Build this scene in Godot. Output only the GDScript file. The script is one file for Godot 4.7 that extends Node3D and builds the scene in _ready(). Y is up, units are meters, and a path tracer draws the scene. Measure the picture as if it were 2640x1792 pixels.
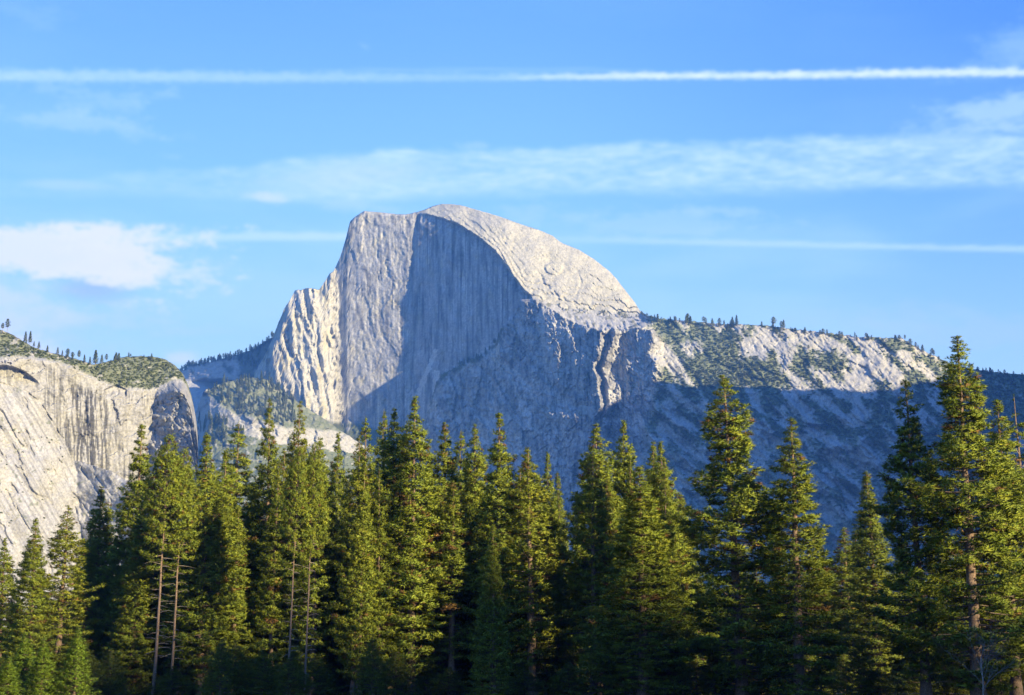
extends Node3D
# A granite dome above a valley forest in late afternoon light.
# Camera: at the origin, 1.7 m up, looking along -z and tilted up. Metres, y up.

const PW := 2640.0            # size of the photograph, used to turn its pixels into directions
const PH := 1792.0
const FOV := 25.0
const PITCH := 12.38
const EYE := 1.7
const SUN_AZ := 45.0          # degrees to the right of straight behind the camera
const SUN_EL := 15.0
const SKY_GAIN := 1.6       # the panorama is stored this much darker, so that its blue may pass 1

var F: float
var cp: float
var sp: float
var sun_dir: Vector3
var rng := RandomNumberGenerator.new()
var vc := Color.WHITE         # colour of the surface point last worked out
var brush := 0.0              # how much brush grows at that point
var used := {}
var nA := FastNoiseLite.new()
var nB := FastNoiseLite.new()
var nR := FastNoiseLite.new()
var nC := FastNoiseLite.new()

# ---------------------------------------------------------------- helpers
func ray(px: float, py: float) -> Vector2:
	# direction of a pixel as (x, y) per metre of depth along -z
	var x := (px - PW / 2.0) / F
	var y := (PH / 2.0 - py) / F
	var up := y * cp + sp
	var fw := cp - y * sp
	return Vector2(x / fw, up / fw)

func at(px: float, py: float, d: float) -> Vector3:
	var r := ray(px, py)
	return Vector3(r.x * d, EYE + r.y * d, -d)

func lin(t: PackedFloat32Array, x: float) -> float:
	var n := t.size()
	if x <= t[0]:
		return t[1]
	var i := 2
	while i < n:
		if x < t[i]:
			var k := (x - t[i - 2]) / (t[i] - t[i - 2])
			return t[i - 1] + (t[i + 1] - t[i - 1]) * k
		i += 2
	return t[n - 1]

func sst(a: float, b: float, x: float) -> float:
	var t := clampf((x - a) / (b - a), 0.0, 1.0)
	return t * t * (3.0 - 2.0 * t)

func numbered(called: String) -> String:
	if not used.has(called):
		used[called] = 0
		return called
	used[called] += 1
	return "%s_%03d" % [called, used[called]]

func tag(o: Node, label: String, category: String, group := "", kind := "") -> void:
	o.set_meta("label", label)
	if category: o.set_meta("category", category)
	if group: o.set_meta("group", group)
	if kind: o.set_meta("kind", kind)

func part(called: String, mesh: Mesh, m: Material, parent: Node) -> MeshInstance3D:
	var o := MeshInstance3D.new()
	o.name = called
	o.mesh = mesh
	o.material_override = m
	parent.add_child(o, true)
	return o

func noise(type: int, freq: float, oct: int, seed_: int, ridged := false) -> FastNoiseLite:
	var n := FastNoiseLite.new()
	n.noise_type = type
	n.frequency = freq
	n.seed = seed_
	n.fractal_type = FastNoiseLite.FRACTAL_RIDGED if ridged else FastNoiseLite.FRACTAL_FBM
	n.fractal_octaves = oct
	return n

func grain(freq: float, oct: int, seed_: int, lo: float, hi: float, size := 512) -> ImageTexture:
	var n := noise(FastNoiseLite.TYPE_SIMPLEX_SMOOTH, freq, oct, seed_)
	var im := n.get_seamless_image(size, size, false, false, 0.15, true)
	im.convert(Image.FORMAT_L8)
	var d := im.get_data()
	for i in d.size():
		d[i] = int(clampf((lo + (hi - lo) * d[i] / 255.0) * 255.0, 0, 255))
	return ImageTexture.create_from_image(Image.create_from_data(size, size, false, Image.FORMAT_L8, d))

func array_mesh(v: PackedVector3Array, n: PackedVector3Array, c: PackedColorArray, idx := PackedInt32Array()) -> ArrayMesh:
	var a := []
	a.resize(Mesh.ARRAY_MAX)
	a[Mesh.ARRAY_VERTEX] = v
	a[Mesh.ARRAY_NORMAL] = n
	if c.size(): a[Mesh.ARRAY_COLOR] = c
	if idx.size(): a[Mesh.ARRAY_INDEX] = idx
	var m := ArrayMesh.new()
	m.add_surface_from_arrays(Mesh.PRIMITIVE_TRIANGLES, a)
	return m

# A rock surface: columns of points from its skyline down to its foot, with a back that falls away behind the skyline.
func relief(x0: float, x1: float, step: float, top: Callable, rows_to: float, ystep: float, foot: float, depth: Callable, back: float, ends := 3) -> ArrayMesh:
	var nx := int(ceil((x1 - x0) / step)) + 1
	var ny := 0
	var tops := PackedFloat32Array()
	for i in nx:
		var t: float = top.call(x0 + (x1 - x0) * i / (nx - 1))
		tops.append(t)
		ny = maxi(ny, int(ceil((rows_to - t) / ystep)))
	var foot_rows := 14
	var tot := ny + 1 + foot_rows
	var v := PackedVector3Array()
	var c := PackedColorArray()
	v.resize(nx * (tot + 2))
	c.resize(nx * (tot + 2))
	for i in nx:
		var x := x0 + (x1 - x0) * i / (nx - 1)
		var t := tops[i]
		var o := i * (tot + 2)
		for j in tot:
			var y := t + (rows_to - t) * j / ny if j <= ny else rows_to + (foot - rows_to) * (j - ny) / foot_rows
			var d: float = depth.call(x, y)
			v[o + 2 + j] = at(x, y, d)
			c[o + 2 + j] = vc
		var p := v[o + 2]
		v[o + 1] = p * (1.0 - back * 0.4 / p.z) + Vector3(0, -back * 0.25, 0)
		v[o] = p * (1.0 - back / p.z) + Vector3(0, -back, 0)
		c[o] = c[o + 2]
		c[o + 1] = c[o + 2]
	# ends fall away behind
	var h := tot + 2
	if ends & 1:
		var vv := PackedVector3Array()
		for j in h: vv.append(v[j] * (1.0 - back * (0.6 if j > 1 else 0.2) / v[j].z) + Vector3(back * 0.05, 0, 0))
		var cc := c.slice(0, h)
		vv.append_array(v); cc.append_array(c)
		v = vv; c = cc; nx += 1
	if ends & 2:
		var b := (nx - 1) * h
		for j in h:
			v.append(v[b + j] * (1.0 - back * (0.6 if j > 1 else 0.2) / v[b + j].z) - Vector3(back * 0.05, 0, 0))
			c.append(c[b + j])
		nx += 1
	var n := PackedVector3Array()
	n.resize(v.size())
	var idx := PackedInt32Array()
	idx.resize((nx - 1) * (h - 1) * 6)
	var k := 0
	for i in nx:
		var ia := maxi(i - 1, 0) * h
		var ib := mini(i + 1, nx - 1) * h
		var o := i * h
		for j in h:
			var ja := maxi(j - 1, 0)
			var jb := mini(j + 1, h - 1)
			n[o + j] = (v[o + ja] - v[o + jb]).cross(v[ia + j] - v[ib + j]).normalized()
			if i < nx - 1 and j < h - 1:
				var q := o + j
				idx[k] = q; idx[k + 1] = q + h; idx[k + 2] = q + 1
				idx[k + 3] = q + 1; idx[k + 4] = q + h; idx[k + 5] = q + h + 1
				k += 6
	return array_mesh(v, n, c, idx)

# ---------------------------------------------------------------- sky
var blobs := []
var sky_t1 := PackedFloat32Array([0, 17, 700, 15, 1250, 11, 1400, 9, 2000, 11, 2640, 12])
var sky_t2 := PackedFloat32Array([0, 0.62, 600, 0.55, 1000, 0.45, 1250, 0.36, 1400, 0.72, 1700, 0.92, 2640, 0.95])
var sky_t3 := PackedFloat32Array([300, 612, 900, 609, 1450, 617, 2640, 643])
var sky_t4 := PackedFloat32Array([300, 13, 900, 13, 1450, 9, 2640, 9])
var sky_t5 := PackedFloat32Array([250, 0.0, 400, 0.75, 900, 0.85, 1400, 0.35, 1800, 0.6, 2640, 0.7])
var sky_t6 := PackedFloat32Array([0, 470, 340, 452, 680, 428, 850, 405, 1020, 390, 1420, 390, 1700, 368, 2050, 357, 2640, 350])
var sky_t7 := PackedFloat32Array([0, 520, 340, 500, 700, 520, 1000, 530, 1200, 505, 1500, 498, 1930, 494, 2640, 480])
var sky_t8 := PackedFloat32Array([0, 0.12, 250, 0.25, 600, 0.4, 900, 0.6, 1300, 0.58, 1800, 0.6, 2640, 0.55])
func mixc(a: Vector3, b: Vector3, t: float) -> Vector3:
	return a + (b - a) * t

func sky_colour(d: Vector3) -> Vector3:
	# sRGB as seen in the picture; d is a direction
	var el := rad_to_deg(asin(clampf(d.y, -1, 1)))
	var az := rad_to_deg(atan2(d.x, -d.z))
	var e := clampf(el, 0.0, 90.0)
	var c := mixc(Vector3(0.82, 0.955, 0.985), Vector3(0.60, 0.83, 0.98), sst(6.0, 20.0, e))
	c = mixc(c, Vector3(0.445, 0.68, 0.98), sst(16.0, 27.0, e))
	c = mixc(c, Vector3(0.33, 0.56, 0.93), sst(25.0, 80.0, e))
	# deeper blue away from the glow of the low sun, towards the right of the view
	var dk := sst(-2.0, 26.0, az) * (1.0 - sst(60.0, 120.0, az)) * sst(8.0, 26.0, e)
	c = mixc(c, Vector3(0.33, 0.56, 0.98), 0.9 * dk)
	# thin cirrus
	var u := az + 0.12 * el
	var w1 := nA.get_noise_2d(u * 9.0, el * 42.0)
	var w2 := nB.get_noise_2d(u * 2.2 + 40.0, el * 6.0)
	var white := Vector3(0.82, 0.94, 0.985)
	var thin := sst(0.05, 0.6, w2 + 0.35 * w1) * 0.3 * (1.0 - sst(16.0, 22.0, e) * 0.8)
	c = mixc(c, white, thin)
	if d.z < -0.15:
		var fw := -d.z * cp + d.y * sp
		var px := PW / 2.0 + d.x / fw * F
		var py := PH / 2.0 - (d.y * cp + d.z * sp) / fw * F
		var wob := nA.get_noise_2d(px * 0.9, py * 2.2)
		var wobs := nB.get_noise_2d(px * 0.25, py * 0.9)
		var fib := nA.get_noise_2d(px * 1.1 + py * 0.6, py * 8.0)
		var fib2 := nB.get_noise_2d(px * 3.2, py * 7.0)
		# upper vapour trail
		var yc := 195.0 + 5.0 * sin(px * 0.0018) + (px - 1320.0) * 0.001 - sst(1950.0, 2640.0, px) * 5.0
		var half := lin(sky_t1, px)
		var alpha := lin(sky_t2, px)
		var q := absf(py - yc - wob * 4.0) / half
		c = mixc(c, mixc(white, Vector3(0.92, 0.985, 1.0), sst(1200, 1600, px)), alpha * (1.0 + 0.3 * fib) * (1.0 - sst(0.3, 1.35, q + wob * 0.3 + fib2 * 0.35)))
		q = absf(py - 180.0 - wobs * 3.0) / 7.0
		c = mixc(c, white, 0.22 * (1.0 - sst(0.2, 1.0, q)) * sst(700, 1000, px) * (1.0 - sst(1500, 1750, px)))
		# lower vapour trail
		yc = lin(sky_t3, px)
		half = lin(sky_t4, px)
		alpha = lin(sky_t5, px)
		q = absf(py - yc - wob * 3.0) / half
		c = mixc(c, white, alpha * (1.0 - sst(0.3, 1.3, q + wob * 0.2)))
		# broad band
		var t0 := lin(sky_t6, px)
		var b0 := lin(sky_t7, px)
		alpha = lin(sky_t8, px) * 1.25
		var dens := sst(-14.0, 10.0, py - t0 + wob * 9.0 + wobs * 12.0) * (1.0 - sst(-22.0, 16.0, py - b0 + wobs * 20.0))
		c = mixc(c, white, alpha * dens * clampf(0.82 + 0.55 * wobs + 0.35 * wob + 0.5 * fib, 0.0, 1.25))
		for b in blobs:
			var dx: float = px - b[0]
			var dy: float = py - b[1]
			var ca: float = b[4]
			var gx: float = (dx + dy * ca) / b[2]
			var gy: float = (dy - dx * ca) / b[3]
			var r2 := gx * gx + gy * gy
			if r2 < 4.0:
				var edge: float = b[6]
				var dd := sst(1.0, 1.0 - b[8], sqrt(r2) + wob * edge * 0.6 + wobs * edge + fib2 * edge * 0.35 + fib * edge * 0.3)
				c = mixc(c, b[7], dd * b[5])
	return c

func build_sky() -> PanoramaSkyMaterial:
	nA = noise(FastNoiseLite.TYPE_SIMPLEX_SMOOTH, 0.012, 5, 11)
	nB = noise(FastNoiseLite.TYPE_SIMPLEX_SMOOTH, 0.012, 4, 29)
	var w := Vector3(0.955, 0.97, 1.0)
	var f := Vector3(0.78, 0.905, 0.985)
	# centre x, y, half sizes, slant, opacity, raggedness, colour, softness
	blobs = [
		[90, 860, 430, 180, 0.0, 0.85, 0.8, f, 0.95], [30, 790, 240, 110, 0.0, 0.6, 0.5, Vector3(0.93, 0.95, 1.0), 0.9],
		[60, 900, 190, 52, 0.25, 0.75, 0.3, Vector3(0.94, 0.96, 1.0), 0.7], [465, 925, 60, 26, 0.0, 0.75, 0.3, Vector3(0.92, 0.95, 1.0), 0.8],
		[150, 580, 210, 28, 0.0, 0.4, 0.5, f, 0.8], [560, 690, 90, 45, -0.3, 0.35, 0.9, f, 0.9],
		[240, 745, 150, 50, 0.0, 0.55, 0.2, Vector3(0.70, 0.77, 0.97), 0.9],
		[170, 640, 400, 84, 0.03, 0.75, 0.7, w, 0.8], [130, 645, 340, 76, 0.02, 1.0, 0.35, Vector3(0.985, 0.985, 1.0), 0.45], [310, 688, 210, 68, 0.12, 1.0, 0.38, Vector3(0.985, 0.985, 1.0), 0.5], [60, 640, 190, 72, 0.0, 0.95, 0.35, w, 0.6], [480, 700, 150, 80, -0.2, 0.7, 1.1, Vector3(0.88, 0.95, 1.0), 0.95], [330, 660, 260, 100, 0.05, 0.5, 0.9, w, 0.95],
		[705, 512, 78, 20, 0.1, 0.8, 0.4, Vector3(0.90, 0.95, 1.0), 0.9], [900, 455, 260, 60, -0.08, 0.4, 0.6, Vector3(0.88, 0.95, 1.0), 0.9],
		[1000, 540, 240, 26, 0.1, 0.45, 0.7, f, 0.9], [1620, 570, 400, 48, 0.02, 0.4, 0.9, f, 0.9], [1900, 545, 160, 16, 0.05, 0.35, 0.8, f, 0.9],
		[150, 310, 260, 34, 0.12, 0.45, 1.0, f, 0.9], [200, 240, 190, 50, 0.2, 0.3, 1.0, f, 0.9], [420, 242, 70, 22, -0.1, 0.42, 0.9, f, 0.9],
		[160, 476, 140, 16, 0.05, 0.55, 0.5, f, 0.9], [440, 404, 60, 12, 0.1, 0.3, 0.7, f, 0.9], [940, 120, 28, 10, 0.4, 0.3, 0.7, f, 0.9],
		[2600, 285, 400, 75, -0.25, 0.75, 0.6, f, 0.95], [2680, 110, 280, 100, -0.35, 0.45, 0.5, f, 0.95], [2450, 850, 420, 90, 0.0, 0.3, 0.6, Vector3(0.80, 0.88, 1.0), 0.95],
		[80, 50, 120, 60, 0.3, 0.16, 1.0, f, 0.9], [1220, 375, 50, 12, 0.0, 0.4, 0.8, f, 0.9], [520, 850, 300, 20, 0.04, 0.35, 0.8, f, 0.9]]
	var im := sky_patch(0, 0, 1024, 512, 4)
	im.resize(4096, 2048, Image.INTERPOLATE_CUBIC)
	var fine := sky_patch(-262, 660, 524, 364, 1)
	im.blit_rect(fine, Rect2i(262, 0, 262, 364), Vector2i(0, 660))
	im.blit_rect(fine, Rect2i(0, 0, 262, 364), Vector2i(4096 - 262, 660))
	var m := PanoramaSkyMaterial.new()
	m.panorama = ImageTexture.create_from_image(im)
	return m

func sky_patch(x0: int, y0: int, w: int, h: int, scale: int) -> Image:
	var d := PackedByteArray()
	d.resize(w * h * 3)
	var k := 0
	for j in h:
		var el := (0.5 - (y0 + (j + 0.5) * scale) / 2048.0) * PI
		if el < -0.03:
			for i in w * 3:
				d[k] = 140 if i % 3 == 0 else 150 if i % 3 == 1 else 160
				k += 1
			continue
		for i in w:
			var az := (x0 + (i + 0.5) * scale) / 4096.0 * TAU
			var c := sky_colour(Vector3(sin(az) * cos(el), sin(el), -cos(az) * cos(el)))
			var l := Color(clampf(c.x, 0, 1), clampf(c.y, 0, 1), clampf(c.z, 0, 1)).srgb_to_linear()
			l = Color(l.r * 1.10 / SKY_GAIN, l.g * 1.13 / SKY_GAIN, l.b * 1.35 / SKY_GAIN).linear_to_srgb()
			d[k] = int(clampf(l.r, 0, 1) * 255.0); d[k + 1] = int(clampf(l.g, 0, 1) * 255.0); d[k + 2] = int(clampf(l.b, 0, 1) * 255.0)
			k += 3
	return Image.create_from_data(w, h, false, Image.FORMAT_RGB8, d)

# ---------------------------------------------------------------- the granite dome and the mountain shoulder on its right
var t_sky := PackedFloat32Array([655, 962, 661, 955, 680, 920, 699, 882, 715, 840, 731, 799, 745, 776, 756, 758, 761, 749, 778, 746, 795, 742, 822, 747, 829, 738, 836, 729, 843, 716, 850, 704, 858, 702, 864, 690, 877, 663, 884, 640, 891, 617, 897, 592, 902, 571, 914, 560, 926, 552, 939, 544, 963, 546, 987, 548, 1020, 552, 1046, 553, 1078, 546, 1095, 540, 1115, 532, 1137, 526, 1160, 526, 1188, 529, 1233, 542, 1288, 558, 1343, 578, 1393, 594, 1425, 608, 1440, 620, 1452, 628, 1493, 644, 1530, 667, 1571, 699, 1590, 719, 1607, 742, 1635, 777, 1646, 795, 1655, 808, 1698, 820, 1765, 826, 1843, 834, 1927, 837, 1983, 840, 2056, 850, 2140, 859, 2212, 868, 2291, 871, 2324, 871, 2347, 885, 2386, 907, 2425, 924, 2459, 940, 2514, 952, 2570, 960, 2640, 966, 2760, 985])
var t_arch := PackedFloat32Array([860, 704, 902, 575, 914, 562, 939, 549, 987, 553, 1046, 556, 1078, 552, 1101, 553, 1133, 564, 1165, 573, 1188, 583, 1215, 601, 1242, 619, 1265, 640, 1288, 663, 1306, 690, 1325, 717, 1343, 740, 1356, 758, 1370, 767])
var t_face := PackedFloat32Array([830, 5290, 870, 5232, 895, 5206, 1058, 5154, 1080, 5138, 1200, 5014, 1300, 4912, 1350, 4860, 1400, 4815])
var t_base := PackedFloat32Array([1370, 767, 1393, 772, 1425, 784, 1457, 795, 1507, 797, 1553, 802, 1655, 808, 1698, 820])
var t_apr := PackedFloat32Array([1080, 1160, 1100, 1075, 1110, 1035, 1124, 985, 1142, 962, 1188, 934, 1247, 910, 1284, 868, 1297, 841, 1325, 809, 1341, 774, 1370, 770, 1393, 778, 1430, 800, 1457, 818, 1507, 838, 1544, 848, 1600, 852, 1660, 846, 1720, 838])
var t_aprd := PackedFloat32Array([1080, 5010, 1124, 4955, 1250, 4835, 1341, 4752, 1390, 4700, 1397, 4688, 1470, 4602, 1543, 4512, 1552, 4570, 1557, 4576, 1566, 4536, 1571, 4548, 1580, 4600, 1600, 4606, 1640, 4585, 1720, 4505, 1760, 4470])
var t_right := PackedFloat32Array([1600, 4745, 1650, 4738, 1900, 4735, 2300, 4735, 2350, 4745, 2460, 4800, 2640, 4910, 2760, 4960])
var t_rim := PackedFloat32Array([880, 2, 1080, 6, 1160, 14, 1230, 28, 1300, 40])
var t_hcl := PackedFloat32Array([500, 1020, 545, 1030, 600, 1062, 660, 1082, 720, 1100, 900, 1120])
var t_pil := PackedFloat32Array([650, 5215, 700, 5165, 740, 5140, 800, 5128, 850, 5160, 880, 5205])
var t_foot := PackedFloat32Array([640, 985, 690, 1010, 745, 1048, 809, 1058, 850, 1078, 950, 1095, 1100, 1120])
var n_rock: FastNoiseLite
var n_crag: FastNoiseLite
var n_flute: FastNoiseLite
var n_stain: FastNoiseLite
var n_patch: FastNoiseLite
var n_cell: FastNoiseLite
var n_fine: FastNoiseLite

func mountain_top(x: float) -> float:
	var t := lin(t_sky, x)
	var rough := 3.5 if x > 1650 or x < 860 else 0.8
	return t + n_rock.get_noise_2d(x * 6.0, 77.0) * rough

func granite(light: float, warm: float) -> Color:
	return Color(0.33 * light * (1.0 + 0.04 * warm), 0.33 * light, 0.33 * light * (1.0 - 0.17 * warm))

func mountain_depth(x: float, y: float) -> float:
	var X := x * 1.2
	var Y := -y * 1.2
	var big := n_rock.get_noise_2d(X, Y)
	var crag := n_crag.get_noise_2d(X, Y)
	var dome_amt := 0.0
	brush = 0.0
	# --- near-vertical face
	var plain := sst(-0.15, 0.3, n_patch.get_noise_2d(X * 0.8 + 640.0, Y * 0.5))
	var fl := n_flute.get_noise_2d(X * 1.0 + 34.0 * big, Y * 0.10) * (0.25 + 0.75 * plain)
	var fl2 := n_flute.get_noise_2d(X * 3.1 + 400.0 + 60.0 * big, Y * 0.2) * (0.3 + 0.7 * plain)
	var crk := 1.0 - sst(0.0, 0.022, absf(n_rock.get_noise_2d(X * 1.1 + 300.0, Y * 0.32 + 90.0)))
	var st := n_stain.get_noise_2d(X, Y * 0.055)
	var d: float
	var col: Color
	var ya := lin(t_arch, x)
	var yb := 0.0
	if x < 1420.0:
		var left := 1.0 - sst(1030.0, 1090.0, x)
		d = lin(t_face, x) - (y - 700.0) * 0.15 + fl * 2.4 + fl2 * 1.4 + big * 7.0 + crag * (1.0 + 1.0 * left) + n_cell.get_noise_2d(X * 1.1 + 20.0 * big, Y * 0.3) * (1.6 + 1.2 * left) + n_cell.get_noise_2d(X * 2.2 + 300.0 + Y * 0.3, Y * 0.4) * (0.8 + 1.0 * left) + n_fine.get_noise_2d(X * 1.2, Y * 0.35) * (1.0 + 0.8 * left)
		d += 5.0 * crk * (0.3 + 0.7 * plain)
		# flakes and dihedrals on the lit half, a long groove at the lit edge, roofs under the rim
		var groove := absf(x - (1074.0 - (y - 560.0) * 0.07 + big * 5.0))
		d += 10.0 * (1.0 - sst(0.0, 12.0, groove)) * (1.0 - sst(760.0, 800.0, y))
		d += 16.0 * (1.0 - sst(0.0, 42.0, y - ya + crag * 16.0)) * sst(1000.0, 1090.0, x)
		var light := 0.92 + 0.16 * big + 0.10 * crag
		light *= 1.0 - 0.5 * sst(0.05, 0.5, st) * sst(900.0, 1000.0, x) * (1.0 - 0.4 * left)
		light *= 1.0 + (0.25 + 0.5 * plain) * n_stain.get_noise_2d(X * 2.4 + 90.0, Y * 0.03) + 0.22 * n_fine.get_noise_2d(X * 2.0, Y * 0.25)
		light *= 1.0 - 0.38 * sst(0.08, 0.42, n_patch.get_noise_2d(X * 2.6 + 12.0 * crag, Y * 0.35 + 40.0))
		light += 0.12 * sst(0.1, 0.5, fl2)
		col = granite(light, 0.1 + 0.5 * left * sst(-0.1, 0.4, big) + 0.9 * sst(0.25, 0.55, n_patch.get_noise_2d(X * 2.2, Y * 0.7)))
		# pale scars low on the face
		if y > 900.0:
			var scar := absf(x - (1105.0 - (y - 945.0) * 0.42 + crag * 6.0))
			if y < 1020.0 and scar < 7.0: col = granite(1.35, 0.2)
			scar = absf(x - (1122.0 + fl * 14.0 + crag * 8.0))
			if y > 955.0 and y < 990.0 and scar < 6.0: col = granite(1.35, 0.2)
	# --- rounded back of the dome
	if x > 880.0 and x < 1720.0:
		yb = lin(t_base, x) if x > 1370.0 else ya
		var dd := 4795.0 + (x - 1370.0) * 0.44 + (768.0 - y) * 1.25
		if x < 1310.0:
			var w := sst(1190.0, 1310.0, x)
			var rim := lin(t_face, x) - (ya - 700.0) * 0.15 - lin(t_rim, x) + (ya - y) * 2.2
			dd = rim + (dd - rim) * w
		var t := lin(t_sky, x)
		var r := clampf(1.0 - (y - t) / 46.0, 0.0, 1.0)
		dd += 32.0 * r * r
		# slabs peeling off in shells, parallel to the rim
		var shell := (yb - y) * 0.055 + big * 1.1 + (x - 1200.0) * 0.004
		var fr := shell - floorf(shell)
		var rimn := 1.0 - sst(0.0, 90.0, yb - y)
		dd += (fr * 6.0 - 3.0) * (0.3 + 1.2 * rimn) + big * 11.0 + crag * 0.8 + n_fine.get_noise_2d(X * 0.6 + Y * 0.5, Y * 0.3) * 1.6
		# long curved cracks
		var ck := n_crag.get_noise_2d(X * 0.45 + Y * 0.5 + 900.0, Y * 0.28 - X * 0.2)
		dd += 6.0 * sst(0.72, 0.9, ck)
		# the blocky corner and the diagonal crack low on the right
		var ax := absf((y - 713.0) - (x - 1388.0) * 0.85 + 16.0 * big + 5.0 * crag)
		if x > 1375.0 and x < 1490.0: dd += 9.0 * (1.0 - sst(0.0, 6.0, ax)) * sst(-0.4, 0.3, n_fine.get_noise_2d(X * 0.3, 5.0))
		var fx := absf(x - 1492.0 - 6.0 * sin(y * 0.08))
		if y > 690.0 and y < 770.0: dd += 7.0 * (1.0 - sst(0.0, 5.0, fx + 3.0 * crag)) * sst(690.0, 710.0, y) * (1.0 - sst(745.0, 770.0, y))
		var nub := Vector2((x - 1428.0) / 24.0, (y - 692.0) / 16.0).length()
		dd -= 9.0 * (1.0 - sst(0.85, 1.0, nub))
		var dl := 1.0 + 0.12 * big + 0.10 * crag - 0.10 * sst(0.1, 0.6, n_stain.get_noise_2d(X * 0.6 - Y * 0.3, Y * 0.2))
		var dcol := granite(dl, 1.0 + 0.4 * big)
		if x >= 1372.0:
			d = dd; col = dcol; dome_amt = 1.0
		else:
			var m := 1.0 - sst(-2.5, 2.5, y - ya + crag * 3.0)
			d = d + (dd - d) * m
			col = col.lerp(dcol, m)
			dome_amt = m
	# --- pillar on the left
	if x < 900.0:
		var edge := 864.0 + (y - 700.0) * 0.03 + 3.0 * big
		var m := 1.0 - sst(-13.0, 13.0, x - edge + 7.0 * crag + 6.0 * fl)
		if m > 0.0:
			var f1 := n_flute.get_noise_2d(X * 0.9 + 90.0 + Y * 0.12 + 9.0 * big, Y * 0.12)
			var rid := 1.0 - absf(n_flute.get_noise_2d(X * 0.45 + 700.0 + Y * 0.1 + 8.0 * big, Y * 0.1)) * 2.0
			var pd := lin(t_pil, x) - (y - 800.0) * 0.34 + f1 * 26.0 - rid * 15.0 + crag * 4.0 + big * 12.0 + 8.0 * crk + n_cell.get_noise_2d(X * 1.5 + 200.0 + Y * 0.2, Y * 0.3) * 10.0 + n_fine.get_noise_2d(X * 1.2, Y * 0.3) * 4.0
			var bulge := sst(0.0, 40.0, y - lin(t_sky, x))
			pd += 26.0 * (1.0 - bulge)
			var pl := 1.04 + 0.16 * big + 0.12 * f1 + 0.1 * crag
			var pcol := granite(pl, 0.7 + 0.9 * sst(0.05, 0.4, n_patch.get_noise_2d(X * 1.4, Y * 0.4)))
			d = d + (pd - d) * m
			col = col.lerp(pcol, m)
	# --- rubble fan below the face
	if x < 1120.0:
		var yf := lin(t_foot, x) + big * 10.0
		if y > yf:
			d -= (y - yf) * 1.45 - crag * 6.0
			var g := sst(-0.25, 0.15, n_patch.get_noise_2d(X, Y) + 0.3) * sst(0.0, 14.0, y - yf)
			col = col.lerp(Color(0.11, 0.125, 0.05).lerp(Color(0.07, 0.08, 0.035), clampf(crag + 0.5, 0, 1)), g)
			brush = g * 0.4
	# --- the lower wall and the ledge above it
	if x > 1075.0 and x < 1800.0:
		var yw := lin(t_apr, x) + (big * 9.0 + crag * 5.0) * (0.25 + 0.75 * sst(60.0, 110.0, absf(x - 1370.0)))
		var wall := n_flute.get_noise_2d(X * 0.8 + 50.0, Y * 0.16)
		var ad := lin(t_aprd, x + sst(1480.0, 1540.0, x) * (big * 14.0 + (y - 950.0) * 0.05 + 8.0 * sin(y * 0.035))) - (y - yw) * 0.30 + big * 18.0 + crag * 3.0 + wall * 9.0 + n_cell.get_noise_2d(X * 1.0 + Y * 0.3, Y * 0.33) * 11.0 + n_cell.get_noise_2d(X * 2.3 + 700.0, Y * 0.7) * 5.0 + n_fine.get_noise_2d(X * 1.4 + Y * 0.3, Y * 0.5) * 7.0
		# leaning slabs and corners
		var fr2 := (X * 0.55 + Y * 0.9) * 0.012 + big * 1.2
		fr2 -= floorf(fr2)
		ad += (fr2 * 9.0 - 4.5) * sst(0.0, 60.0, y - yw) + 7.0 * (1.0 - sst(0.0, 0.025, absf(n_rock.get_noise_2d(X * 0.9 + 40.0 + Y * 0.3, Y * 0.5 + 500.0))))
		# bands of roofs
		ad -= 14.0 * sst(1050.0, 1062.0, y + big * 16.0) * (1.0 - sst(1062.0, 1140.0, y)) * sst(1380.0, 1420.0, x) * (1.0 - sst(1500.0, 1540.0, x))
		var al := 0.93 + 0.16 * big + 0.14 * crag - 0.34 * sst(0.1, 0.4, n_patch.get_noise_2d(X * 2.0 + Y * 0.5, Y * 0.6 + 333.0)) - 0.45 * sst(0.1, 0.45, n_stain.get_noise_2d(X, Y * 0.10)) * (0.5 + 0.5 * sst(1380.0, 1410.0, x)) + 0.25 * n_cell.get_noise_2d(X * 0.9 + Y * 0.25, Y * 0.55) + 0.3 * n_fine.get_noise_2d(X * 1.5, Y * 0.6)
		var acol := granite(al, 0.2 + 0.5 * sst(0.15, 0.5, n_patch.get_noise_2d(X * 1.2, Y * 1.2)))
		var m := sst(-3.0, 5.0, y - yw) if x < 1372.0 else 1.0 if y >= yw else 0.0
		if x > 1370.0 and y < yw and y > yb:
			var t := clampf((y - yb) / maxf(yw - yb, 1.0), 0.0, 1.0)
			d = d + (ad - d) * t * t + crag * 5.0 * t
			var g := sst(0.12, 0.4, n_patch.get_noise_2d(X * 2.0, Y * 2.4)) * 0.8
			col = granite(0.96 + 0.2 * crag, 0.5).lerp(Color(0.12, 0.12, 0.06), g)
			brush = g
		else:
			d = d + (ad - d) * m
			col = col.lerp(acol, m)
			if x < 1300.0 and y > yw and y < yw + 22.0:
				var g := sst(-0.2, 0.2, n_patch.get_noise_2d(X * 1.5, Y * 1.5) + 0.15) * (1.0 - sst(8.0, 22.0, y - yw))
				col = col.lerp(Color(0.10, 0.105, 0.05), g)
				brush = maxf(brush, g)
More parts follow.
